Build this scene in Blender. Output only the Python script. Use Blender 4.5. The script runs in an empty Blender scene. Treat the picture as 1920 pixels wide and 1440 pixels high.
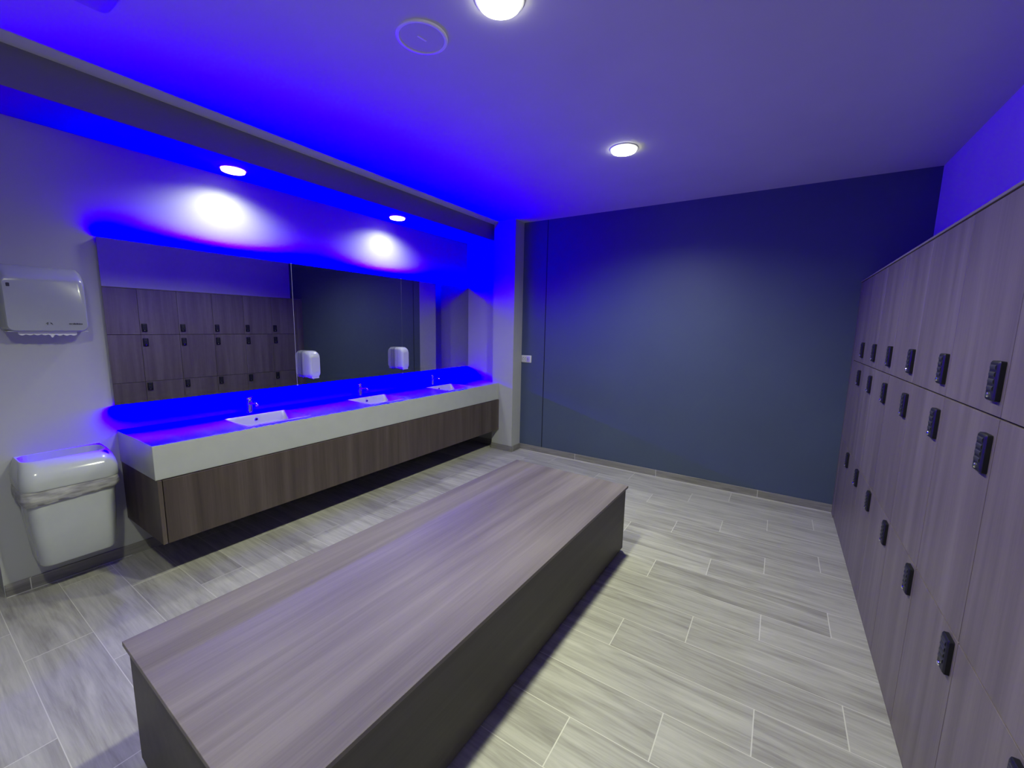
import bpy, bmesh, math, random
from mathutils import Vector, Matrix
random.seed(7)
scene = bpy.context.scene
COL = scene.collection
PI = math.pi

# ------------------------------------------------------------------ layout
CAM = (3.3727, -4.2388, 1.5)
L = 3.8637          # locker fronts
W = 4.2287          # right wall
H = 2.6788          # ceiling
HL = 1.8986         # locker top
HS = 2.4998         # bulkhead underside
XS = 0.412          # bulkhead front
YP = -0.186         # pillar front
YA = -0.081         # alcove end
XPL, XP = 0.485, 0.7765
YCN = -3.4716       # near end of vanity
XC, ZCT, ZCB = 0.576, 0.8181, 0.6225
XCAB, ZCAB = 0.5885, 0.2514
XM, ZMT, ZMB = 0.0235, 1.9636, 0.9758
YNEAR = -5.7
YCORN = -3.985
TILE_W, TILE_L = 0.2213, 0.9

# ------------------------------------------------------------------ materials
def mat(name):
    m = bpy.data.materials.new(name); m.use_nodes = True
    nt = m.node_tree; nt.nodes.clear()
    out = nt.nodes.new('ShaderNodeOutputMaterial')
    b = nt.nodes.new('ShaderNodeBsdfPrincipled')
    nt.links.new(b.outputs[0], out.inputs[0])
    return m, nt, b
def N(nt, t, **kw):
    n = nt.nodes.new(t)
    for k, v in kw.items(): setattr(n, k, v)
    return n
def math_n(nt, op, a, b=None, c=None):
    n = nt.nodes.new('ShaderNodeMath'); n.operation = op
    for i, v in enumerate((a, b, c)):
        if v is None: continue
        if isinstance(v, (int, float)): n.inputs[i].default_value = v
        else: nt.links.new(v, n.inputs[i])
    return n.outputs[0]
def ramp(nt, fac, stops):
    r = nt.nodes.new('ShaderNodeValToRGB')
    el = r.color_ramp.elements
    while len(el) < len(stops): el.new(0.5)
    for e, (p, c) in zip(el, stops):
        e.position = p; e.color = (c[0], c[1], c[2], 1)
    nt.links.new(fac, r.inputs[0])
    return r.outputs[0]
def mixc(nt, fac, a, b, mode='MIX'):
    n = nt.nodes.new('ShaderNodeMix'); n.data_type = 'RGBA'; n.blend_type = mode
    if isinstance(fac, (int, float)): n.inputs[0].default_value = fac
    else: nt.links.new(fac, n.inputs[0])
    for i, v in ((6, a), (7, b)):
        if isinstance(v, tuple): n.inputs[i].default_value = (v[0], v[1], v[2], 1)
        else: nt.links.new(v, n.inputs[i])
    return n.outputs[2]
def bump(nt, b, h, strength, dist=0.002):
    n = nt.nodes.new('ShaderNodeBump'); n.inputs['Strength'].default_value = strength
    n.inputs['Distance'].default_value = dist
    nt.links.new(h, n.inputs['Height']); nt.links.new(n.outputs[0], b.inputs['Normal'])

def paint(name, col, rough=0.6, var=0.04, bumps=0.08, spec=0.3):
    m, nt, b = mat(name)
    tc = N(nt, 'ShaderNodeNewGeometry')
    n1 = N(nt, 'ShaderNodeTexNoise'); n1.inputs['Scale'].default_value = 1.7; n1.inputs['Detail'].default_value = 3
    nt.links.new(tc.outputs['Position'], n1.inputs['Vector'])
    lo = tuple(c * (1 - var) for c in col); hi = tuple(min(1, c * (1 + var)) for c in col)
    nt.links.new(ramp(nt, n1.outputs[0], [(0.3, lo), (0.7, hi)]), b.inputs['Base Color'])
    n2 = N(nt, 'ShaderNodeTexNoise'); n2.inputs['Scale'].default_value = 160; n2.inputs['Detail'].default_value = 2
    nt.links.new(tc.outputs['Position'], n2.inputs['Vector'])
    bump(nt, b, n2.outputs[0], bumps, 0.001)
    b.inputs['Roughness'].default_value = rough
    b.inputs['Specular IOR Level'].default_value = spec
    return m

def plastic(name, col, rough=0.25, spec=0.5, coat=0.0):
    m, nt, b = mat(name)
    tc = N(nt, 'ShaderNodeTexCoord')
    n1 = N(nt, 'ShaderNodeTexNoise'); n1.inputs['Scale'].default_value = 9; n1.inputs['Detail'].default_value = 3
    nt.links.new(tc.outputs['Object'], n1.inputs['Vector'])
    nt.links.new(ramp(nt, n1.outputs[0], [(0.35, tuple(c * .96 for c in col)), (0.65, col)]), b.inputs['Base Color'])
    b.inputs['Roughness'].default_value = rough
    b.inputs['Specular IOR Level'].default_value = spec
    b.inputs['Coat Weight'].default_value = coat
    return m

def wood(name, dark, mid, light, axis, rough=0.45, contrast=1.0, across=14.0, along=0.7, spec=0.4):
    """laminate with grain along the given local axis"""
    m, nt, b = mat(name)
    tc = N(nt, 'ShaderNodeTexCoord'); oi = N(nt, 'ShaderNodeObjectInfo')
    off = math_n(nt, 'MULTIPLY', oi.outputs['Random'], 37.0)
    cmb = N(nt, 'ShaderNodeCombineXYZ')
    for i in range(3): nt.links.new(off, cmb.inputs[i])
    add = N(nt, 'ShaderNodeVectorMath', operation='ADD')
    nt.links.new(tc.outputs['Object'], add.inputs[0]); nt.links.new(cmb.outputs[0], add.inputs[1])
    def stretched(sa, sl, detail, dist=0.0, rough_=0.55):
        mp = N(nt, 'ShaderNodeMapping')
        sc = [sa, sa, sa]; sc[axis] = sl
        mp.inputs['Scale'].default_value = sc
        nt.links.new(add.outputs[0], mp.inputs['Vector'])
        n = N(nt, 'ShaderNodeTexNoise'); n.inputs['Scale'].default_value = 1.0
        n.inputs['Detail'].default_value = detail; n.inputs['Distortion'].default_value = dist
        n.inputs['Roughness'].default_value = rough_
        nt.links.new(mp.outputs[0], n.inputs['Vector'])
        return n.outputs[0]
    broad = stretched(across, along, 5, 0.35)
    fine = stretched(across * 9, along * 4, 6, 0.1, 0.7)
    s = math_n(nt, 'ADD', math_n(nt, 'MULTIPLY', broad, 0.72), math_n(nt, 'MULTIPLY', fine, 0.28))
    c = ramp(nt, s, [(0.5 - 0.17 * contrast, dark), (0.5, mid), (0.5 + 0.17 * contrast, light)])
    nt.links.new(c, b.inputs['Base Color'])
    bump(nt, b, fine, 0.12, 0.001)
    b.inputs['Roughness'].default_value = rough
    b.inputs['Specular IOR Level'].default_value = spec
    return m

def tile_floor(name, skirting=False):
    """wood-look porcelain planks, third-bond, laid along X, pale grout"""
    m, nt, b = mat(name)
    g = N(nt, 'ShaderNodeNewGeometry'); sp = N(nt, 'ShaderNodeSeparateXYZ')
    nt.links.new(g.outputs['Position'], sp.inputs[0])
    X, Y, Z = sp.outputs
    if skirting:
        r = None
        a = math_n(nt, 'ADD', X, Y)
        u = math_n(nt, 'DIVIDE', math_n(nt, 'SUBTRACT', a, 1.515), TILE_L)
        col = math_n(nt, 'FLOOR', u); fu = math_n(nt, 'FRACT', u)
        row = math_n(nt, 'MULTIPLY', col, 0.0)
        du = math_n(nt, 'MULTIPLY', math_n(nt, 'MINIMUM', fu, math_n(nt, 'SUBTRACT', 1.0, fu)), TILE_L)
        d = du; along_, across_ = a, Z
    else:
        r = math_n(nt, 'DIVIDE', math_n(nt, 'ADD', Y, 2.03), TILE_W)
        row = math_n(nt, 'FLOOR', r); fr = math_n(nt, 'FRACT', r)
        xo = math_n(nt, 'SUBTRACT', math_n(nt, 'SUBTRACT', X, 3.42), math_n(nt, 'MULTIPLY', row, 0.3))
        u = math_n(nt, 'DIVIDE', xo, TILE_L)
        col = math_n(nt, 'FLOOR', u); fu = math_n(nt, 'FRACT', u)
        dr = math_n(nt, 'MULTIPLY', math_n(nt, 'MINIMUM', fr, math_n(nt, 'SUBTRACT', 1.0, fr)), TILE_W)
        du = math_n(nt, 'MULTIPLY', math_n(nt, 'MINIMUM', fu, math_n(nt, 'SUBTRACT', 1.0, fu)), TILE_L)
        d = math_n(nt, 'MINIMUM', math_n(nt, 'ADD', dr, 0.0007), du); along_, across_ = X, Y
    grout = math_n(nt, 'LESS_THAN', d, 0.0021)
    cid = N(nt, 'ShaderNodeCombineXYZ'); nt.links.new(row, cid.inputs[0]); nt.links.new(col, cid.inputs[1])
    wn = N(nt, 'ShaderNodeTexWhiteNoise', noise_dimensions='3D'); nt.links.new(cid.outputs[0], wn.inputs[0])
    tone = wn.outputs[0]
    sepc = N(nt, 'ShaderNodeSeparateColor'); nt.links.new(wn.outputs[1], sepc.inputs[0])
    def grain(sal, sac, detail, dist):
        c = N(nt, 'ShaderNodeCombineXYZ')
        nt.links.new(math_n(nt, 'ADD', math_n(nt, 'MULTIPLY', along_, sal), math_n(nt, 'MULTIPLY', sepc.outputs[0], 31)), c.inputs[0])
        nt.links.new(math_n(nt, 'ADD', math_n(nt, 'MULTIPLY', across_, sac), math_n(nt, 'MULTIPLY', sepc.outputs[1], 17)), c.inputs[1])
        nt.links.new(math_n(nt, 'MULTIPLY', sepc.outputs[2], 11), c.inputs[2])
        n = N(nt, 'ShaderNodeTexNoise'); n.inputs['Scale'].default_value = 1
        n.inputs['Detail'].default_value = detail; n.inputs['Distortion'].default_value = dist
        n.inputs['Roughness'].default_value = 0.6
        nt.links.new(c.outputs[0], n.inputs['Vector'])
        return n.outputs[0]
    g1 = grain(1.6, 16, 4, 1.1); g2 = grain(5, 90, 6, 0.2)
    s = math_n(nt, 'ADD', math_n(nt, 'MULTIPLY', g1, 0.66), math_n(nt, 'MULTIPLY', g2, 0.34))
    s = math_n(nt, 'ADD', s, math_n(nt, 'MULTIPLY', math_n(nt, 'SUBTRACT', tone, 0.5), 0.10))
    k = 0.62 if skirting else 1.0
    c = ramp(nt, s, [(0.30, tuple(v * k for v in FLOOR_D)), (0.5, tuple(v * k for v in FLOOR_M)), (0.70, tuple(v * k for v in FLOOR_L))])
    c = mixc(nt, grout, c, GROUT)
    nt.links.new(c, b.inputs['Base Color'])
    b.inputs['Roughness'].default_value = 0.42
    b.inputs['Specular IOR Level'].default_value = 0.35
    bump(nt, b, math_n(nt, 'SUBTRACT', g2, math_n(nt, 'MULTIPLY', grout, 0.8)), 0.15, 0.0015)
    return m

def emit(name, col, strength):
    m = bpy.data.materials.new(name); m.use_nodes = True
    nt = m.node_tree; nt.nodes.clear()
    out = nt.nodes.new('ShaderNodeOutputMaterial'); e = nt.nodes.new('ShaderNodeEmission')
    e.inputs[0].default_value = (*col, 1); e.inputs[1].default_value = strength
    nt.links.new(e.outputs[0], out.inputs[0])
    return m
def metal(name, col, rough):
    m, nt, b = mat(name)
    tc = N(nt, 'ShaderNodeTexCoord'); n1 = N(nt, 'ShaderNodeTexNoise'); n1.inputs['Scale'].default_value = 40
    nt.links.new(tc.outputs['Object'], n1.inputs['Vector'])
    nt.links.new(ramp(nt, n1.outputs[0], [(0.3, tuple(c * .95 for c in col)), (0.7, col)]), b.inputs['Base Color'])
    b.inputs['Metallic'].default_value = 1; b.inputs['Roughness'].default_value = rough
    return m

LED_RGB = (-0.046, -0.118, 1.0)     # deep blue diodes lie outside the display gamut
LED_W = 12.0
LED_UP, LED_WASH, LED_DN = 100.0, 62.0, 300.0
LAMPC = (0.96, 1.0, 0.70)
FLOOR_D, FLOOR_M, FLOOR_L = (0.235, 0.225, 0.21), (0.39, 0.38, 0.355), (0.52, 0.51, 0.48)
GROUT = (0.62, 0.61, 0.57)
M = {}
M['ceiling'] = paint('ceiling_paint', (0.57, 0.57, 0.57), 0.8)
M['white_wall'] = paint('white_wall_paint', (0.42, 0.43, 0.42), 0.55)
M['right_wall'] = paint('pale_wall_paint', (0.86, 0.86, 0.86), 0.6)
M['fascia'] = paint('bulkhead_paint', (0.21, 0.21, 0.21), 0.7)
M['blue_wall'] = paint('slate_blue_wall_paint', (0.068, 0.092, 0.145), 0.5, 0.05, 0.15, 0.35)
M['groove'] = paint('dark_joint', (0.01, 0.012, 0.03), 0.8)
M['floor'] = tile_floor('wood_look_floor_tile')
M['skirting'] = tile_floor('wood_look_skirting_tile', True)
M['locker'] = wood('locker_laminate', (0.100, 0.080, 0.082), (0.142, 0.116, 0.116), (0.195, 0.165, 0.160), 2, 0.42, 1.1, 11, 0.6)
M['locker_edge'] = wood('locker_edge_laminate', (0.13, 0.11, 0.11), (0.19, 0.16, 0.16), (0.24, 0.21, 0.20), 1, 0.5)
M['cabinet'] = wood('cabinet_laminate', (0.045, 0.034, 0.028), (0.075, 0.058, 0.048), (0.115, 0.092, 0.078), 2, 0.42, 1.1, 13, 0.6)
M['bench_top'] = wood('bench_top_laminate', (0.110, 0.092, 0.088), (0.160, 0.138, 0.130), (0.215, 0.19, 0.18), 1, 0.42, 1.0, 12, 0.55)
M['bench_side_shaded'] = wood('bench_laminate_shaded', (0.045, 0.040, 0.035), (0.062, 0.056, 0.048), (0.082, 0.074, 0.064), 1, 0.5, 1.0, 12, 0.6)  # bench laminate darkened: shade on the sides is painted into the colour
M['black'] = plastic('black_plastic', (0.010, 0.010, 0.014), 0.5, 0.3)
M['dial'] = plastic('black_dial', (0.028, 0.028, 0.034), 0.45, 0.35)
M['dark_gap'] = plastic('dark_gap', (0.012, 0.010, 0.012), 0.8, 0.1)
M['counter'] = plastic('white_solid_surface', (0.42, 0.44, 0.42), 0.16, 0.5)
M['ceramic'] = plastic('white_ceramic', (0.46, 0.47, 0.45), 0.08, 0.6, 0.3)
M['white_plastic'] = plastic('white_gloss_plastic', (0.50, 0.53, 0.52), 0.16, 0.5, 0.3)
M['disp_plastic'] = plastic('dispenser_plastic', (0.36, 0.385, 0.37), 0.2, 0.5, 0.3)
M['grey_plastic'] = plastic('pale_grey_plastic', (0.50, 0.52, 0.50), 0.22, 0.5)
M['switch_white'] = plastic('switch_white', (0.65, 0.66, 0.65), 0.3)
M['rim_white'] = plastic('speaker_rim', (0.88, 0.88, 0.9), 0.5)
M['switch_blue'] = plastic('lilac_rocker', (0.42, 0.36, 0.85), 0.3)
M['ink'] = plastic('dark_print', (0.015, 0.018, 0.03), 0.5)
M['paper'] = paint('paper_towel', (0.72, 0.72, 0.74), 0.9)
M['chrome'] = metal('chrome', (0.80, 0.82, 0.84), 0.08)
M['alu'] = metal('brushed_edge', (0.75, 0.76, 0.78), 0.25)
M['mirror'] = metal('mirror_glass', (0.46, 0.47, 0.50), 0.0)
M['led'] = emit('blue_led', (0.0, 0.0, 1.0), LED_W)
_nt = M['led'].node_tree; _c = _nt.nodes.new('ShaderNodeCombineXYZ')
for _i, _v in enumerate(LED_RGB): _c.inputs[_i].default_value = _v
_nt.links.new(_c.outputs[0], [n for n in _nt.nodes if n.type == 'EMISSION'][0].inputs[0])
M['lamp'] = emit('warm_lamp_lens', (1.0, 1.0, 0.78), 13.0)
M['lamp_low'] = emit('soft_lamp_lens', (1.0, 1.0, 0.85), 3.2)
M['lit_gap_dim'] = plastic('dim_gap_strip', (0.12, 0.12, 0.13), 0.4)  # fainter tone for the lit wall painted into the far mirror joint
M['edge'] = plastic('mirror_edge', (0.03, 0.04, 0.05), 0.3)

# liner: thin translucent-looking film
m, nt, b = mat('bin_liner_film')
tc = N(nt, 'ShaderNodeTexCoord'); n1 = N(nt, 'ShaderNodeTexNoise'); n1.inputs['Scale'].default_value = 22; n1.inputs['Detail'].default_value = 4
mp = N(nt, 'ShaderNodeMapping'); mp.inputs['Scale'].default_value = (0.5, 0.5, 2.2)
nt.links.new(tc.outputs['Object'], mp.inputs[0]); nt.links.new(mp.outputs[0], n1.inputs['Vector'])
nt.links.new(ramp(nt, n1.outputs[0], [(0.35, (0.24, 0.24, 0.23)), (0.62, (0.46, 0.46, 0.44))]), b.inputs['Base Color'])
b.inputs['Roughness'].default_value = 0.3
bump(nt, b, n1.outputs[0], 0.6, 0.006)
M['liner'] = m

# ------------------------------------------------------------------ mesh helpers
def link(o, parent=None):
    COL.objects.link(o)
    if parent: o.parent = parent
    return o
def obj(name, bm, material, parent=None, loc=(0, 0, 0), smooth=None, bevel=None, rot=None):
    bmesh.ops.recalc_face_normals(bm, faces=bm.faces[:])
    me = bpy.data.meshes.new(name); bm.to_mesh(me); bm.free()
    mats = material if isinstance(material, (list, tuple)) else [material]
    for mm in mats: me.materials.append(mm)
    if smooth is not None:
        me.shade_smooth()
        try: me.set_sharp_from_angle(angle=math.radians(smooth))
        except Exception: pass
    o = bpy.data.objects.new(name, me); o.location = loc
    if rot: o.rotation_euler = rot
    link(o, parent)
    if bevel:
        md = o.modifiers.new('bevel', 'BEVEL'); md.width = bevel[0]; md.segments = bevel[1]
        md.limit_method = 'ANGLE'; md.angle_limit = math.radians(40)
    return o
def box(bm, x0, x1, y0, y1, z0, z1, mi=0):
    v = [bm.verts.new((x, y, z)) for x in (x0, x1) for y in (y0, y1) for z in (z0, z1)]
    for f in ((0, 1, 3, 2), (4, 6, 7, 5), (0, 4, 5, 1), (2, 3, 7, 6), (0, 2, 6, 4), (1, 5, 7, 3)):
        bm.faces.new([v[i] for i in f]).material_index = mi
def boxes(*bs):
    bm = bmesh.new()
    for b_ in bs: box(bm, *b_)
    return bm
def rrect(a0, a1, b0, b1, r, n=5):
    """rounded rectangle, 4*(n+1) points, counter-clockwise"""
    r = max(1e-4, min(r, (a1 - a0) / 2 - 1e-4, (b1 - b0) / 2 - 1e-4)); p = []
    for cx, cy, s in ((a1 - r, b1 - r, 0), (a0 + r, b1 - r, 90), (a0 + r, b0 + r, 180), (a1 - r, b0 + r, 270)):
        for i in range(n + 1):
            t = math.radians(s + 90 * i / n); p.append((cx + r * math.cos(t), cy + r * math.sin(t)))
    return p
def loft(bm, rings, cap0=True, cap1=True, mi=0):
    vs = [[bm.verts.new(p) for p in r] for r in rings]; n = len(vs[0])
    for a, b_ in zip(vs, vs[1:]):
        for i in range(n):
            f = bm.faces.new((a[i], a[(i + 1) % n], b_[(i + 1) % n], b_[i])); f.material_index = mi
    if cap0: bm.faces.new(vs[0][::-1]).material_index = mi
    if cap1: bm.faces.new(vs[-1]).material_index = mi
    return bm
def rback(x0, x1, hy, r, z, n=7):
    """footprint with rounded front corners and square back corners"""
    p = rrect(x0, x1, -hy, hy, r, n); k = n + 1; q = []
    for c, (a, b_) in enumerate(p):
        if k <= c < 3 * k:
            sy = 1 if c < 2 * k else -1; j = c - k if c < 2 * k else c - 2 * k
            t = j / n
            # short straight runs into the wall corner
            q.append((x0 + r * (1 - t) * 0.98, sy * hy, z) if sy > 0 else (x0 + r * t * 0.98, sy * hy, z))
        else: q.append((a, b_, z))
    return q
def ring_xy(x0, x1, y0, y1, r, z, n=5): return [(a, b_, z) for a, b_ in rrect(x0, x1, y0, y1, r, n)]
def ring_yz(y0, y1, z0, z1, r, x, n=5): return [(x, a, b_) for a, b_ in rrect(y0, y1, z0, z1, r, n)]
def circle(c, r, ax='z', n=32):
    p = []
    for i in range(n):
        t = 2 * PI * i / n; a, b_ = r * math.cos(t), r * math.sin(t)
        p.append((c[0] + a, c[1] + b_, c[2]) if ax == 'z' else (c[0], c[1] + a, c[2] + b_) if ax == 'x' else (c[0] + a, c[1], c[2] + b_))
    return p
def tube(bm, pts, rads, n=16):
    """swept tube through 3-D points"""
    rings = []; P = [Vector(p) for p in pts]
    for i, p in enumerate(P):
        t = (P[min(i + 1, len(P) - 1)] - P[max(i - 1, 0)]).normalized()
        a = t.cross(Vector((0, 1, 0)));  a = a.normalized() if a.length > 1e-3 else Vector((1, 0, 0))
        b_ = t.cross(a).normalized(); r = rads[i] if isinstance(rads, (list, tuple)) else rads
        rings.append([tuple(p + a * r * math.cos(2 * PI * k / n) + b_ * r * math.sin(2 * PI * k / n)) for k in range(n)])
    return loft(bm, rings)
def struct(name, bm, m, **k):
    o = obj(name, bm, m, **k); o['kind'] = 'structure'; return o
def thing(name, label, cat, loc=(0, 0, 0), group=None, rot=None):
    o = bpy.data.objects.new(name, None); o.empty_display_size = 0.1; o.location = loc
    if rot: o.rotation_euler = rot
    link(o); tag(o, label, cat, group); return o
def tag(o, label, cat, group=None):
    o['label'] = label; o['category'] = cat
    if group: o['group'] = group
    return o
def kids(o): return [c for c in bpy.data.objects if c.parent == o]
def dup(root, loc, label, kidmap=None):
    r = root.copy(); COL.objects.link(r); r.location = loc; r['label'] = label
    for ch in kids(root):
        c = ch.copy(); COL.objects.link(c); c.parent = r
        for g in kids(ch):
            d = g.copy(); COL.objects.link(d); d.parent = c
    return r

# ------------------------------------------------------------------ the room
T = 0.12
struct('floor', boxes((-1.2, W + T, YNEAR - T, T, -0.10, 0)), M['floor'])
struct('ceiling', boxes((-1.2, W + T, YNEAR - T, T, H, H + 0.10)), M['ceiling'])
GX = 1.086
struct('wall_back', boxes((-T, GX - 0.0055, 0, T, 0, H), (GX + 0.0055, W + T, 0, T, 0, H)), M['blue_wall'])
struct('trim_1', boxes((GX - 0.0055, GX + 0.0055, 0.003, T, 0, H)), M['groove'])
struct('wall_right', boxes((W, W + T, YNEAR, 0, 0, H)), M['right_wall'])
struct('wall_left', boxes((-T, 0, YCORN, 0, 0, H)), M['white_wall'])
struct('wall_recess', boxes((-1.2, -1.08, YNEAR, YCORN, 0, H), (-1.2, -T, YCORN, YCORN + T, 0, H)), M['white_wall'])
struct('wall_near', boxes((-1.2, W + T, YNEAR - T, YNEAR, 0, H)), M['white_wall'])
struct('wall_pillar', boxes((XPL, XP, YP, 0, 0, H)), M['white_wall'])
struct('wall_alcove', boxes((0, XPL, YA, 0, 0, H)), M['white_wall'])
struct('ceiling_bulkhead', boxes((0, XS, YNEAR, YA, HS, H)), M['fascia'])
struct('trim_2', boxes((-0.012, 0.003, YCORN - 0.003, YCORN + 0.008, 0, H)), M['white_wall'])

BH, BT = 0.070, 0.010
struct('baseboard_back', boxes((XP + BT, L + 0.02, -BT, 0, 0, BH)), M['skirting'], bevel=(0.0015, 1))
struct('baseboard_pillar', boxes((XPL, XP + BT, YP - BT, YP, 0, BH), (XP, XP + BT, YP, 0, 0, BH)), M['skirting'])
struct('baseboard_alcove', boxes((BT, XPL, YA - BT, YA, 0, BH)), M['skirting'])
struct('baseboard_left', boxes((0, BT, YCORN, YA, 0, BH)), M['skirting'], bevel=(0.0015, 1))
# pale grout bead where the skirting meets the floor
M['bead'] = paint('grout_bead', (0.55, 0.54, 0.52), 0.8)
struct('trim_3', boxes((XP + BT, L, -BT - 0.006, -BT, 0, 0.004), (BT, BT + 0.005, YCORN, YCN, 0, 0.003)), M['bead'])

# ------------------------------------------------------------------ vanity
def heightfield(bm, xs, ys, cell, z0):
    """solid made of cells with their own top heights (None = empty)"""
    nx, ny = len(xs) - 1, len(ys) - 1
    h = lambda i, j: cell(i, j) if 0 <= i < nx and 0 <= j < ny else None
    def quad(p): bm.faces.new([bm.verts.new(q) for q in p])
    for i in range(nx):
        for j in range(ny):
            t = h(i, j)
            if t is None: continue
            x0, x1, y0, y1 = xs[i], xs[i + 1], ys[j], ys[j + 1]
            quad([(x0, y0, t), (x1, y0, t), (x1, y1, t), (x0, y1, t)])
            quad([(x0, y0, z0), (x0, y1, z0), (x1, y1, z0), (x1, y0, z0)])
            for di, dj, a, b_ in ((-1, 0, (x0, y0), (x0, y1)), (1, 0, (x1, y0), (x1, y1)), (0, -1, (x0, y0), (x1, y0)), (0, 1, (x0, y1), (x1, y1))):
                o = h(i + di, j + dj); lo = z0 if o is None else o
                if lo < t - 1e-6: quad([(*a, lo), (*b_, lo), (*b_, t), (*a, t)])
    bmesh.ops.remove_doubles(bm, verts=bm.verts[:], dist=1e-5)

SX0, SX1, SHW = 0.172, 0.520, 0.218
SINKS = [-2.752, -1.777, -0.802]
xs = [0.001, SX0, XPL, SX1, XC]
ys = [YCN]
for y in SINKS: ys += [y - SHW, y + SHW]
ys += [YP, YA]
def cell(i, j):
    if j == len(ys) - 2: return ZCT if i < 2 else None
    if j in (1, 3, 5) and i in (1, 2): return ZCT - 0.135
    return ZCT
bm = bmesh.new(); heightfield(bm, xs, ys, cell, ZCB)
o = obj('vanity_counter', bm, M['counter'], bevel=(0.002, 2))
tag(o, 'long white solid washbasin counter along the left wall under the mirrors', 'counter')

cab = thing('vanity_cabinet', 'dark brown wood-grain floating cabinet under the white washbasin counter', 'cabinet', (0.3, YCN, ZCAB))
def cobj(name, m, *bs, bevel=(0.001, 1)):
    bm = bmesh.new()
    for b_ in bs: box(bm, b_[0] - 0.3, b_[1] - 0.3, b_[2] - YCN, b_[3] - YCN, b_[4] - ZCAB, b_[5] - ZCAB)
    return obj(name, bm, m, cab, bevel=bevel)
ZT = ZCB - 0.002
cobj('side_panel', M['cabinet'], (0.002, XCAB, YCN + 0.004, YCN + 0.024, ZCAB, ZT))
cobj('carcass', M['cabinet'], (0.002, XCAB - 0.022, YCN + 0.024, YP - 0.003, ZCAB + 0.004, ZT - 0.003))
cobj('front_panel', M['cabinet'], (XCAB - 0.02, XCAB, YCN + 0.028, YP - 0.003, ZCAB, ZT - 0.002))

for k, y in enumerate(SINKS):
    lab = ['white rectangular washbasin nearest the paper towel dispenser end of the counter',
           'white rectangular washbasin in the middle of the counter',
           'white rectangular washbasin at the pillar end of the counter'][k]
    s = thing('washbasin', lab, 'sink', (0, y, ZCT), 'washbasins set in the white counter')
    bm = bmesh.new(); x0, x1, w = SX0 - 0.004, SX1 + 0.004, SHW + 0.004
    R_ = [(x0, x1, w, 0.004, 0.0006), (x0, x1, w, 0.004, 0.0025), (x0 + .010, x1 - .010, w - .010, 0.022, 0.0025),
          (x0 + .013, x1 - .013, w - .013, 0.024, -0.002), (x0 + .018, x1 - .018, w - .018, 0.03, -0.06),
          (x0 + .024, x1 - .024, w - .024, 0.035, -0.088), (x0 + .036, x1 - .036, w - .036, 0.04, -0.102),
          (x0 + .060, x1 - .060, w - .060, 0.04, -0.108), (x0 + .140, x1 - .140, w - .180, 0.03, -0.112)]
    loft(bm, [ring_xy(a, b_, -c, c, r, z, 6) for a, b_, c, r, z in R_], cap0=False)
    obj('bowl', bm, M['ceramic'], s, smooth=40)
    bm = bmesh.new(); xo = SX0 + 0.0115
    rr = [(0.0125, 0.0), (0.0125, 0.003), (0.0085, 0.0035), (0.0085, 0.001)]
    loft(bm, [circle((xo + d, 0, -0.036), r, 'x', 24) for r, d in rr], cap0=False, cap1=False)
    ov = obj('overflow_ring', bm, M['chrome'], s, smooth=40)
    bm = bmesh.new(); loft(bm, [circle((xo + 0.0012, 0, -0.036), 0.0086, 'x', 24), circle((xo + 0.0018, 0, -0.036), 0.0082, 'x', 24)])
    obj('overflow_hole', bm, M['black'], ov)
    bm = bmesh.new(); loft(bm, [circle(((x0 + x1) / 2, 0, z), r, 'z', 28) for r, z in ((0.030, -0.1115), (0.030, -0.1085), (0.022, -0.1075), (0.010, -0.109))])
    obj('drain', bm, M['chrome'], s, smooth=40)

TAPX = 0.072
for k, y in enumerate(SINKS):
    lab = ['chrome lever tap behind the nearest washbasin', 'chrome lever tap behind the middle washbasin',
           'chrome lever tap behind the far washbasin by the pillar'][k]
    t = thing('basin_tap', lab, 'tap', (TAPX, y + 0.012, ZCT), 'chrome taps behind the washbasins')
    bm = bmesh.new(); loft(bm, [circle((0, 0, z), r, 'z', 24) for r, z in ((0.026, 0.0), (0.026, 0.004), (0.021, 0.007), (0.0185, 0.012), (0.0185, 0.092), (0.016, 0.097))])
    obj('body', bm, M['chrome'], t, smooth=40)
    bm = bmesh.new(); tube(bm, [(0.008, 0, 0.066), (0.04, 0, 0.078), (0.075, 0, 0.082), (0.102, 0, 0.078), (0.112, 0, 0.064)], [0.012, 0.0115, 0.011, 0.0105, 0.0105])
    obj('spout', bm, M['chrome'], t, smooth=40)
    bm = bmesh.new(); loft(bm, [circle((0, 0, z), r, 'z', 24) for r, z in ((0.0175, 0.0985), (0.0185, 0.104), (0.0175, 0.114), (0.010, 0.119))])
    tube(bm, [(0.0, 0, 0.112), (0.03, 0, 0.122), (0.062, 0, 0.130)], [0.006, 0.0052, 0.0048], 12)
    obj('lever', bm, M['chrome'], t, smooth=40)

# ------------------------------------------------------------------ mirrors and their light strips
MJ = [YCN, -2.339, -1.189, YA - 0.002]
mlab = ['nearest of three frameless wall mirrors, reflecting the lockers', 'middle frameless wall mirror, reflecting the dark blue wall',
        'far frameless wall mirror next to the pillar']
for k in range(3):
    y0, y1 = MJ[k] + (0.0012 if k else 0), MJ[k + 1] - (0.0012 if k < 2 else 0)
    t = thing('wall_mirror', mlab[k], 'mirror', (0, (y0 + y1) / 2, ZMB), 'mirrors over the counter')
    hw = (y1 - y0) / 2; hz = ZMT - ZMB
    obj('glass', boxes((XM - 0.0018, XM, -hw, hw, 0.0, hz)), M['mirror'], t)
    obj('backing', boxes((XM - 0.005, XM - 0.0018, -hw, hw, 0.0, hz)), M['edge'], t)
    obj('frame', boxes((0.0, XM - 0.005, -hw + 0.02, hw - 0.012, 0.03, hz - 0.03)), M['alu'], t)
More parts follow.
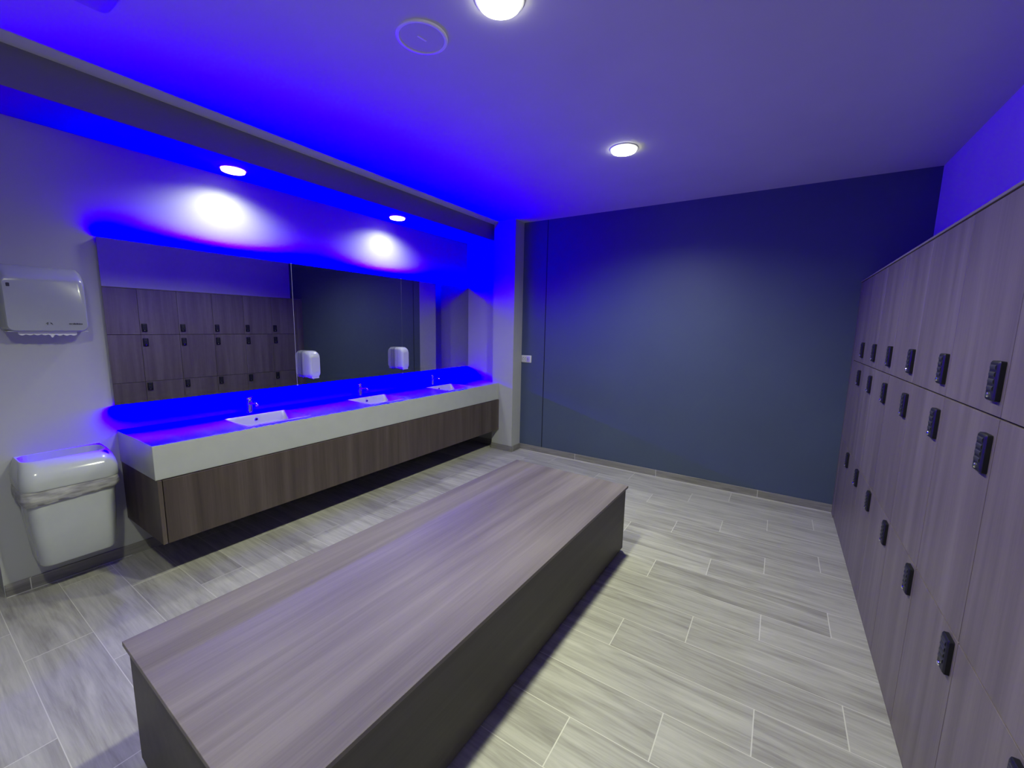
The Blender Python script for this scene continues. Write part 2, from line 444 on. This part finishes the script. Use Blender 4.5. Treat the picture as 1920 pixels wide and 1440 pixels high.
for k in (1, 2):
    y = MJ[k]
    o = obj('lit_gap_strip', boxes((XM - 0.004, XM + 0.0006, y - 0.0012, y + 0.0012, ZMB, ZMT)), M['grey_plastic'] if k == 1 else M['lit_gap_dim'])  # strip colour stands in for the lit wall showing through the gap
    tag(o, ['', 'thin pale strip in the joint of the nearest and middle mirrors, painted as the lit wall behind', 'thin faint strip in the joint of the middle and far mirrors, painted as the lit wall behind'][k], 'joint strip', 'mirror joints painted as the lit wall behind')
    for z, w_ in ((ZMB, 'bottom'), (ZMT, 'top')):
        s_ = 0.007
        c = obj('mirror_clip', boxes((XM, XM + 0.006, y - s_, y + s_, z - 0.006, z + 0.006)), M['ceramic'], bevel=(0.0015, 2))
        tag(c, 'tiny white clip at the %s of the joint between the %s mirrors' % (w_, 'nearest and middle' if k == 1 else 'middle and far'), 'clip', 'clips holding the mirrors')
for nm, z0, z1, w_ in (('a', ZMT - 0.012, ZMT, 'top'), ('b', ZMB, ZMB + 0.012, 'bottom')):
    o = obj('led_strip', boxes((0.003, XM - 0.0065, YCN + 0.01, YA - 0.01, z0, z1)), M['led'])
    tag(o, 'glowing blue light strip behind the %s edge of the mirrors' % w_, 'light strip', 'blue light strips behind the mirrors')
    for n_, en in (((0.8, 0, 0.6), LED_UP), ((-0.45, 0, 0.9), LED_WASH)) if nm == 'a' else (((-0.15, 0, -1.0), LED_DN),):
        li = bpy.data.lights.new('led_light', 'AREA'); li.shape = 'RECTANGLE'; li.size = YA - YCN - 0.02; li.size_y = 0.012
        li.energy = en; li.use_nodes = True
        nt = li.node_tree; em = [n for n in nt.nodes if n.type == 'EMISSION'][0]
        cc = nt.nodes.new('ShaderNodeCombineXYZ')
        for i_, v_ in enumerate(LED_RGB): cc.inputs[i_].default_value = v_
        nt.links.new(cc.outputs[0], em.inputs[0])
        lo = bpy.data.objects.new('led_light', li); COL.objects.link(lo); lo.parent = o
        n_ = Vector(n_).normalized()
        xa = Vector((0, 1, 0)); ya = (-n_).cross(xa) * -1
        ya = n_.cross(xa)
        mx = Matrix((xa, -ya, -n_)).transposed()
        if mx.determinant() < 0: mx = Matrix((xa, ya, -n_)).transposed()
        mx = mx.to_4x4(); mx.translation = Vector((0.0125, (YCN + YA) / 2, ZMT + 0.0055 if nm == 'a' else ZMB - 0.0055)); lo.matrix_local = mx

# ------------------------------------------------------------------ soap dispensers on the mirror
def soap(y0, y1, label):
    t = thing('soap_dispenser', label, 'soap dispenser', (XM, (y0 + y1) / 2, 1.036), 'soap dispensers on the mirrors')
    hw = (y1 - y0) / 2; zt = 0.226
    bm = bmesh.new()
    loft(bm, [ring_yz(-hw + i, hw - i, 0.0 + i * .8 + lo, zt - i - hi, r, x, 7) for i, lo, hi, r, x in
              ((0.002, 0, 0, 0.03, 0.0005), (0.0, 0, 0, 0.03, 0.006), (0.0, 0, 0, 0.032, 0.046))])
    obj('back_housing', bm, M['white_plastic'], t, smooth=35)
    bm = bmesh.new()
    loft(bm, [ring_yz(-hw + i, hw - i, 0.0 + i * .5 + lo, zt - i - hi, r, x, 7) for i, lo, hi, r, x in
              ((0.0, 0, 0, 0.032, 0.049), (0.0, 0, 0.002, 0.033, 0.075), (0.003, 0.002, 0.010, 0.034, 0.098), (0.009, 0.005, 0.022, 0.033, 0.110), (0.018, 0.012, 0.036, 0.028, 0.115))])
    cv = obj('cover', bm, M['white_plastic'], t, smooth=35)
    bm = bmesh.new(); loft(bm, [ring_yz(-hw + 0.022, hw - 0.022, 0.050, zt - 0.052, 0.012, x) for x in (0.1145, 0.1165)])
    obj('level_window', bm, M['grey_plastic'], cv, smooth=35)
    bm = bmesh.new(); loft(bm, [ring_yz(-hw + 0.02, hw - 0.02, -0.003, 0.016, 0.006, x) for x in (0.055, 0.108)])
    obj('push_bar', bm, M['grey_plastic'], t, smooth=35)
    bm = bmesh.new(); tube(bm, [(0.075, 0, 0.002), (0.075, 0, -0.012)], 0.006, 12)
    obj('nozzle', bm, M['grey_plastic'], t, smooth=35)
soap(-2.292, -2.188, 'white soap dispenser on the joint of the nearest and middle mirrors')
soap(-1.296, -1.192, 'white soap dispenser on the middle mirror, closer to the pillar')

# ------------------------------------------------------------------ paper towel dispenser
PY, PZ = -3.714, 1.425
t = thing('towel_dispenser', 'white paper towel dispenser on the wall left of the mirror', 'towel dispenser', (0, PY, PZ))
bm = bmesh.new()
loft(bm, [ring_yz(-a, a, 0.0 + lo, b_, r, x, 7) for a, lo, b_, r, x in
          ((0.158, 0, 0.340, 0.022, 0.0005), (0.158, 0, 0.338, 0.026, 0.020), (0.155, 0, 0.318, 0.030, 0.070), (0.151, 0, 0.290, 0.032, 0.112), (0.147, 0.001, 0.274, 0.030, 0.127), (0.142, 0.004, 0.264, 0.026, 0.132))])
cv = obj('cover', bm, M['disp_plastic'], t, smooth=38)
bm = bmesh.new(); loft(bm, [ring_yz(-0.130, -0.118, 0.222, 0.240, 0.003, x) for x in (0.131, 0.1335)])
obj('lock_slot', bm, M['ink'], cv)
# arrow-like mark in the middle of the cover
bm = bmesh.new()
for (ya, za, yb, zb) in ((-0.012, 0.040, -0.004, 0.046), (-0.004, 0.046, -0.007, 0.034), (0.004, 0.046, 0.012, 0.035), (0.004, 0.040, 0.010, 0.042)):
    tube(bm, [(0.1325, ya, za), (0.1325, yb, zb)], 0.0012, 6)
obj('icon', bm, M['ink'], cv)
def text(name, body, size, loc, rot, m, parent, align='CENTER', bold=0.0):
    cu = bpy.data.curves.new(name, 'FONT'); cu.body = body; cu.size = size; cu.extrude = 0.0004
    cu.align_x = align; cu.align_y = 'CENTER'; cu.offset = bold
    tmp = bpy.data.objects.new(name + '_src', cu); COL.objects.link(tmp)
    bpy.context.view_layer.update()
    dg = bpy.context.evaluated_depsgraph_get()
    me = bpy.data.meshes.new_from_object(tmp.evaluated_get(dg))
    bpy.data.objects.remove(tmp); bpy.data.curves.remove(cu)
    me.name = name; me.materials.clear(); me.materials.append(m)
    o = bpy.data.objects.new(name, me); o.location = loc; o.rotation_euler = rot
    link(o, parent); return o
text('lettering', 'mediclinics', 0.0118, (0.1330, 0.098, 0.040), (PI / 2, 0, PI / 2), M['ink'], cv, bold=0.0004)
bm = bmesh.new()
box(bm, 0.012, 0.118, -0.145, 0.146, -0.004, 0.002)
obj('base_plate', bm, M['grey_plastic'], t, bevel=(0.002, 2))
# serrated towel edge peeking out
bm = bmesh.new(); n = 44; top = []; bot = []
for i in range(n + 1):
    y = -0.108 + 0.212 * i / n
    ph = (i / n) * 8.0
    z = -0.018 - 0.007 * abs(math.sin(PI * ph / 1.0)) + (0.003 if i < n * .5 else 0) - (0.009 if abs(i - n * 0.55) < 1.2 else 0)
    top.append((y, 0.006)); bot.append((y, z))
v0 = [[bm.verts.new((x, y, z)) for y, z in top] for x in (0.094, 0.097)]
v1 = [[bm.verts.new((x, y, z)) for y, z in bot] for x in (0.096, 0.099)]
for i in range(n):
    for s in (0, 1): bm.faces.new((v0[s][i], v0[s][i + 1], v1[s][i + 1], v1[s][i]))
    bm.faces.new((v1[0][i], v1[0][i + 1], v1[1][i + 1], v1[1][i]))
o = obj('paper_towel', bm, M['paper'], t)

# ------------------------------------------------------------------ wall bin
BY = -3.722
t = thing('waste_bin', 'white wall-hung waste bin with a clear liner beside the counter', 'waste bin', (0, BY, 0.185))
def RB(x1, hy, r, z): return rback(0.001, x1, hy, r, z, 7)
bm = bmesh.new()
loft(bm, [RB(0.205, 0.136, 0.035, 0.006), RB(0.216, 0.146, 0.045, 0.0), RB(0.224, 0.152, 0.05, 0.012), RB(0.240, 0.166, 0.055, 0.20), RB(0.252, 0.176, 0.055, 0.44)])
obj('body', bm, M['white_plastic'], t, smooth=50)
bm = bmesh.new()
hood = [(0.268, 0.186, 0.060, 0.430), (0.272, 0.189, 0.060, 0.438), (0.272, 0.189, 0.060, 0.488), (0.262, 0.184, 0.062, 0.522),
        (0.240, 0.177, 0.062, 0.548), (0.205, 0.170, 0.058, 0.566), (0.188, 0.167, 0.050, 0.572)]
rings = [RB(a, h_, r, z) for a, h_, r, z in hood]
rings += [ring_xy(0.006, 0.180, -0.161, 0.161, 0.045, 0.571, 7), ring_xy(0.006, 0.178, -0.159, 0.159, 0.045, 0.50, 7), ring_xy(0.006, 0.178, -0.159, 0.159, 0.045, 0.445, 7)]
loft(bm, rings, cap0=False, cap1=True)
obj('lid', bm, M['white_plastic'], t, smooth=40)
bm = bmesh.new(); rings = []
random.seed(3)
base = rrect(0.001, 1, -1, 1, 0.2, 7)
def liner_ring(x1, hy, z, amp, slope):
    r = rback(0.001, x1, hy, 0.055, z, 7); out = []
    # refine the long straight runs so the film can ripple
    pts = []; ref = rback(0.001, 0.26, 0.185, 0.055, z, 7)
    for i, p in enumerate(r):
        q = r[(i + 1) % len(r)]; k = max(1, int(math.dist(ref[i], ref[(i + 1) % len(r)]) / 0.012))
        for j in range(k): pts.append(tuple(p[c] + (q[c] - p[c]) * j / k for c in range(3)))
    for i, (x, y, z_) in enumerate(pts):
        w = amp * (math.sin(i * 0.9 + z * 90) + 0.6 * math.sin(i * 2.1 + z * 40))
        cx, cy = x - 0.1, y; d = math.hypot(cx, cy) or 1
        out.append((max(0.001, x + w * cx / d), y + w * cy / d, z_ + slope * (y / 0.18) + 0.0))
    return out
loft(bm, [liner_ring(0.262, 0.185, 0.434, 0.0006, 0.0), liner_ring(0.268, 0.190, 0.415, 0.0016, 0.001), liner_ring(0.270, 0.192, 0.395, 0.0020, 0.002),
          liner_ring(0.266, 0.189, 0.374, 0.0020, 0.007), liner_ring(0.262, 0.185, 0.360, 0.0012, 0.010), liner_ring(0.252, 0.176, 0.358, 0.0, 0.010)], cap0=False, cap1=False)
obj('bin_liner', bm, M['liner'], t, smooth=60)

# ------------------------------------------------------------------ bench
bench = thing('changing_bench', 'long low wood-grain block bench in the middle of the floor', 'bench', (1.6673, -3.8974, 0), rot=(0, 0, -0.0217))
BW, BL, BZ = 0.894, 2.323, 0.4607
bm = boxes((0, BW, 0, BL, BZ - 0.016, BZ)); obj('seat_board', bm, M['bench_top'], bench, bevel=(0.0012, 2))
def bx(name, *b_, m=M['bench_side_shaded']): return obj(name, boxes(b_), m, bench, bevel=(0.001, 1))
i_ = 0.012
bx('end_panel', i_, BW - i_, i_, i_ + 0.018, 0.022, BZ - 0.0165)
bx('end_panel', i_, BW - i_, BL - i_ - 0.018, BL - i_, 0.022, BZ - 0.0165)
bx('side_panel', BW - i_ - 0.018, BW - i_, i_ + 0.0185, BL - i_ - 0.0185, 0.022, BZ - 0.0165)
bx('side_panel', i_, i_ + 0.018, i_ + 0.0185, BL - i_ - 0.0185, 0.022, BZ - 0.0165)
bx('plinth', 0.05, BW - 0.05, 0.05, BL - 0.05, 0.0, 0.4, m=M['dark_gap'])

# ------------------------------------------------------------------ lockers
PITCH, S0 = 0.4295, -0.112
ZR = [(0.022, 0.653, 0.588), (0.657, 1.2865, 1.1877), (1.2915, 1.8855, 1.382)]
ROWN = ['bottom-row', 'middle-row', 'top-row']
ORD = ['first', 'second', 'third', 'fourth', 'fifth', 'sixth', 'seventh', 'eighth', 'ninth']
def lock_parts(parent, yc, zc):
    """keyless combination lock standing proud of the door (door face at x = 0)"""
    hw, hh, d = 0.028, 0.0525, 0.0145
    bm = bmesh.new()
    loft(bm, [ring_yz(-hw + i, hw - i, -hh + i, hh - i, r, -x, 4) for i, r, x in ((0, 0.005, -0.0), (0, 0.005, d * .72), (0.003, 0.006, d * .95), (0.007, 0.006, d))])
    bodyo = obj('combination_lock', bm, M['black'], parent, (0, yc, zc), smooth=35)
    for k in range(4):
        z = 0.036 - 0.0185 * k
        bm = bmesh.new(); rings = []
        for a in range(7):
            t_ = PI * a / 6; rings.append([(-d + 0.001 - 0.0035 * math.sin(t_), y, z + 0.0068 * math.cos(t_)) for y in (-0.017, 0.017)] )
        vs = [[bm.verts.new(p) for p in r] for r in rings]
        for a, b_ in zip(vs, vs[1:]): bm.faces.new((a[0], a[1], b_[1], b_[0]))
        bm.faces.new([r[0] for r in vs]); bm.faces.new([r[1] for r in vs][::-1])
        obj('dial', bm, M['dial'], bodyo, smooth=50)
    bm = bmesh.new(); loft(bm, [circle((-d - x, 0, -0.037), r, 'x', 16) for r, x in ((0.0072, -0.002), (0.0072, 0.003), (0.005, 0.0055))])
    obj('button', bm, M['chrome'], bodyo, smooth=40)
    return bodyo
protos = []
for ri, (z0, z1, zl) in enumerate(ZR):
    t = thing('locker', '', 'locker', (L, 0, z0), 'wood-grain lockers with black locks')
    w = PITCH - 0.0035; h_ = z1 - z0
    obj('door', boxes((0, 0.018, -w / 2, w / 2, 0, h_)), M['locker'], t, bevel=(0.0008, 1))
    bm = boxes((0.021, W - L - 0.006, -PITCH / 2 + 0.0005, PITCH / 2 - 0.0005, -0.001 if ri else 0.0, h_ + 0.0015))
    obj('carcass', bm, M['dark_gap'], t)
    lock_parts(t, -w / 2 + 0.043, zl - z0)
    protos.append(t)
NC = 8
for c in range(NC):
    yc = S0 - PITCH * (c + 0.5)
    for ri in range(3):
        if c == 0: lab = '%s wood-grain locker nearest the dark blue wall' % ROWN[ri]
        elif c <= 5: lab = '%s wood-grain locker, %s from the dark blue wall' % (ROWN[ri], ORD[c])
        else: lab = '%s wood-grain locker, %s from the dark blue wall, cut by the right edge' % (ROWN[ri], ORD[c])
        if c == 0:
            protos[ri].location = (L, yc, ZR[ri][0]); protos[ri]['label'] = lab
        else:
            dup(protos[ri], (L, yc, ZR[ri][0]), lab)
YE = S0 - PITCH * NC
o = obj('locker_top_board', boxes((L - 0.004, W - 0.002, YE, -0.002, 1.889, HL)), M['locker_edge'], bevel=(0.001, 1))
tag(o, 'thin wood board running along the top of the lockers', 'board')
o = obj('filler_panel', boxes((L, L + 0.018, S0 + 0.001, -0.0015, 0.0, 1.8855)), M['locker'])
tag(o, 'narrow wood filler strip between the lockers and the dark blue wall', 'panel')
o = obj('locker_plinth', boxes((L + 0.004, W - 0.006, YE, S0 - 0.001, 0.0, 0.019)), M['locker'])
tag(o, 'low wood plinth strip under the bottom row of lockers', 'plinth')
o = obj('locker_end_panel', boxes((L, W - 0.004, YE - 0.02, YE - 0.001, 0.0, 1.8855)), M['locker'])
tag(o, 'wood end panel closing the near end of the lockers', 'panel')

# ------------------------------------------------------------------ socket and switch plate on the blue wall
SXa, SXb, SZa, SZb = 0.782, 0.916, 1.072, 1.158
t = thing('switch_plate', 'small white switch and socket plate on the blue wall beside the pillar', 'switch', ((SXa + SXb) / 2, 0, (SZa + SZb) / 2))
hw, hh = (SXb - SXa) / 2, (SZb - SZa) / 2
def rxz(x0, x1, z0, z1, r, y): return [(a, y, b_) for a, b_ in rrect(x0, x1, z0, z1, r, 4)]
bm = bmesh.new(); loft(bm, [rxz(-hw, hw, -hh, hh, 0.006, 0.0), rxz(-hw, hw, -hh, hh, 0.006, -0.009), rxz(-hw + .003, hw - .003, -hh + .003, hh - .003, 0.005, -0.012)])
obj('plate', bm, M['switch_white'], t, smooth=40)
for k, x in enumerate((-0.043, -0.013)):
    bm = bmesh.new(); loft(bm, [rxz(x - 0.013, x + 0.013, -0.030, 0.030, 0.003, y) for y in (-0.011, -0.0135)])
    s_ = obj('socket', bm, M['switch_white'], t, smooth=40)
    bm = bmesh.new()
    for z in (-0.014, 0.0, 0.014):
        loft(bm, [circle((x + (0.003 if z else -0.003), y, z), 0.0042, 'y', 12) for y in (-0.0125, -0.0140)])
    obj('socket_holes', bm, M['ink'], s_)
bm = bmesh.new(); loft(bm, [rxz(0.008, 0.052, -0.033, 0.033, 0.004, -0.011), rxz(0.008, 0.052, -0.033, 0.033, 0.004, -0.0155), rxz(0.011, 0.049, -0.030, 0.030, 0.004, -0.017)])
rk = obj('rocker', bm, M['switch_blue'], t, smooth=40)
bm = bmesh.new()
for a, b_ in (((0.018, -0.008), (0.018, 0.012)), ((0.018, -0.008), (0.034, -0.010)), ((0.034, -0.010), (0.042, 0.004)), ((0.022, 0.012), (0.036, 0.012))):
    tube(bm, [(a[0], -0.0172, a[1]), (b_[0], -0.0172, b_[1])], 0.0012, 6)
obj('key_symbol', bm, M['ink'], rk)

# ------------------------------------------------------------------ ceiling things
def downlight(x, y, z, r, label, watt, ang, blend, grp, lens='lamp'):
    t = thing('downlight', label, 'ceiling light', (x, y, z), grp)
    bm = bmesh.new(); loft(bm, [circle((0, 0, dz), rr_, 'z', 40) for rr_, dz in ((r + 0.012, 0.0), (r + 0.011, -0.004), (r + 0.003, -0.006), (r, -0.003), (r, 0.0))], cap0=False, cap1=False)
    obj('trim_ring', bm, M['switch_white'], t, smooth=40)
    bm = bmesh.new(); loft(bm, [circle((0, 0, dz), rr_, 'z', 40) for rr_, dz in ((r, -0.0005), (r, -0.012), (r * .97, -0.018), (r * .85, -0.021), (r * .5, -0.023), (r * .15, -0.0235))], cap0=True)
    obj('lens', bm, M[lens], t, smooth=60)
    li = bpy.data.lights.new('downlight_beam', 'SPOT'); li.energy = watt; li.color = LAMPC
    li.spot_size = math.radians(ang); li.spot_blend = blend; li.shadow_soft_size = r * 0.8
    lo = bpy.data.objects.new('downlight_beam', li); lo.location = (0, 0, -0.03 - 0.0); link(lo, t)
    return t
LAMPC_ = (1.0, 0.985, 0.80)
G = 'round ceiling downlights'
downlight(2.385, -1.385, H, 0.080, 'round white downlight in the main ceiling, closest to the blue wall', 176, 156, 0.7, G)
downlight(2.400, -2.860, H, 0.080, 'round white downlight cut off by the top edge of the picture', 176, 156, 0.7, G)
downlight(0.204, -2.801, HS, 0.070, 'round downlight in the low bulkhead above the nearest mirror', 38, 158, 0.8, G, 'lamp_low')
downlight(0.220, -1.399, HS, 0.070, 'round downlight in the low bulkhead nearer the pillar', 38, 158, 0.8, G, 'lamp_low')
downlight(2.400, -4.335, H, 0.080, 'round downlight in the ceiling above and behind the viewer', 135, 156, 0.7, G)

t = thing('ceiling_speaker', 'round flush ceiling speaker with a pale ring beside the downlight', 'speaker', (2.008, -2.860, H))
bm = bmesh.new(); loft(bm, [circle((0, 0, dz), rr_, 'z', 48) for rr_, dz in ((0.107, 0.0), (0.106, -0.005), (0.102, -0.007), (0.092, -0.006), (0.091, -0.001))], cap0=False, cap1=False)
obj('rim', bm, M['rim_white'], t, smooth=40)
bm = bmesh.new(); loft(bm, [circle((0, 0, dz), rr_, 'z', 48) for rr_, dz in ((0.0915, -0.0005), (0.090, -0.003), (0.05, -0.0035))])
gr = obj('grille', bm, M['ceiling'], t, smooth=40)
bm = bmesh.new(); loft(bm, [[(a, b_, z) for a, b_ in rrect(-0.022, 0.022, -0.004, 0.004, 0.002, 3)] for z in (-0.003, -0.0052)])
obj('badge', bm, M['rim_white'], gr, rot=(0, 0, math.radians(80)))

t = thing('ceiling_panel', 'pale square panel with rounded corners on the ceiling, cut by the top edge', 'ceiling panel', (1.055 + 0.25, -3.600 - 0.25, H))
bm = bmesh.new(); loft(bm, [ring_xy(-.25 + i, .25 - i, -.25 + i, .25 - i, 0.03, z, 6) for i, z in ((0, 0.0), (0, -0.010), (0.006, -0.016))])
obj('panel', bm, M['white_wall'], t, smooth=40)
bm = bmesh.new(); loft(bm, [ring_xy(-.19 + i, .19 - i, -.19 + i, .19 - i, 0.02, z, 6) for i, z in ((0, -0.0155), (0.002, -0.021))])
obj('grille', bm, M['ceiling'], t, smooth=40)

# ------------------------------------------------------------------ camera, world, colour
f, yaw, pitch, roll = 774.89, .5712, -.1393, .0198
fw = Vector((-math.sin(yaw) * math.cos(pitch), math.cos(yaw) * math.cos(pitch), math.sin(pitch)))
r_ = Vector((math.cos(yaw), math.sin(yaw), 0)); u_ = r_.cross(fw)
c_, s_ = math.cos(roll), math.sin(roll)
R_ = c_ * r_ + s_ * u_; U_ = -s_ * r_ + c_ * u_
cd = bpy.data.cameras.new('camera'); cam = bpy.data.objects.new('camera', cd); link(cam)
cd.sensor_width = 36; cd.lens = f / 1920 * 36; cd.clip_start = 0.02
Mx = Matrix((R_, U_, -fw)).transposed().to_4x4(); Mx.translation = Vector(CAM); cam.matrix_world = Mx
scene.camera = cam

w = bpy.data.worlds.new('world'); scene.world = w; w.use_nodes = True
w.node_tree.nodes['Background'].inputs[0].default_value = (0.05, 0.05, 0.08, 1)
w.node_tree.nodes['Background'].inputs[1].default_value = 0.3
scene.view_settings.view_transform = 'Standard'
scene.view_settings.look = 'None'
scene.view_settings.exposure = 0.0
scene.cycles.max_bounces = 10; scene.cycles.diffuse_bounces = 6; scene.cycles.glossy_bounces = 6
scene.cycles.sample_clamp_indirect = 2.0
scene.cycles.caustics_reflective = False
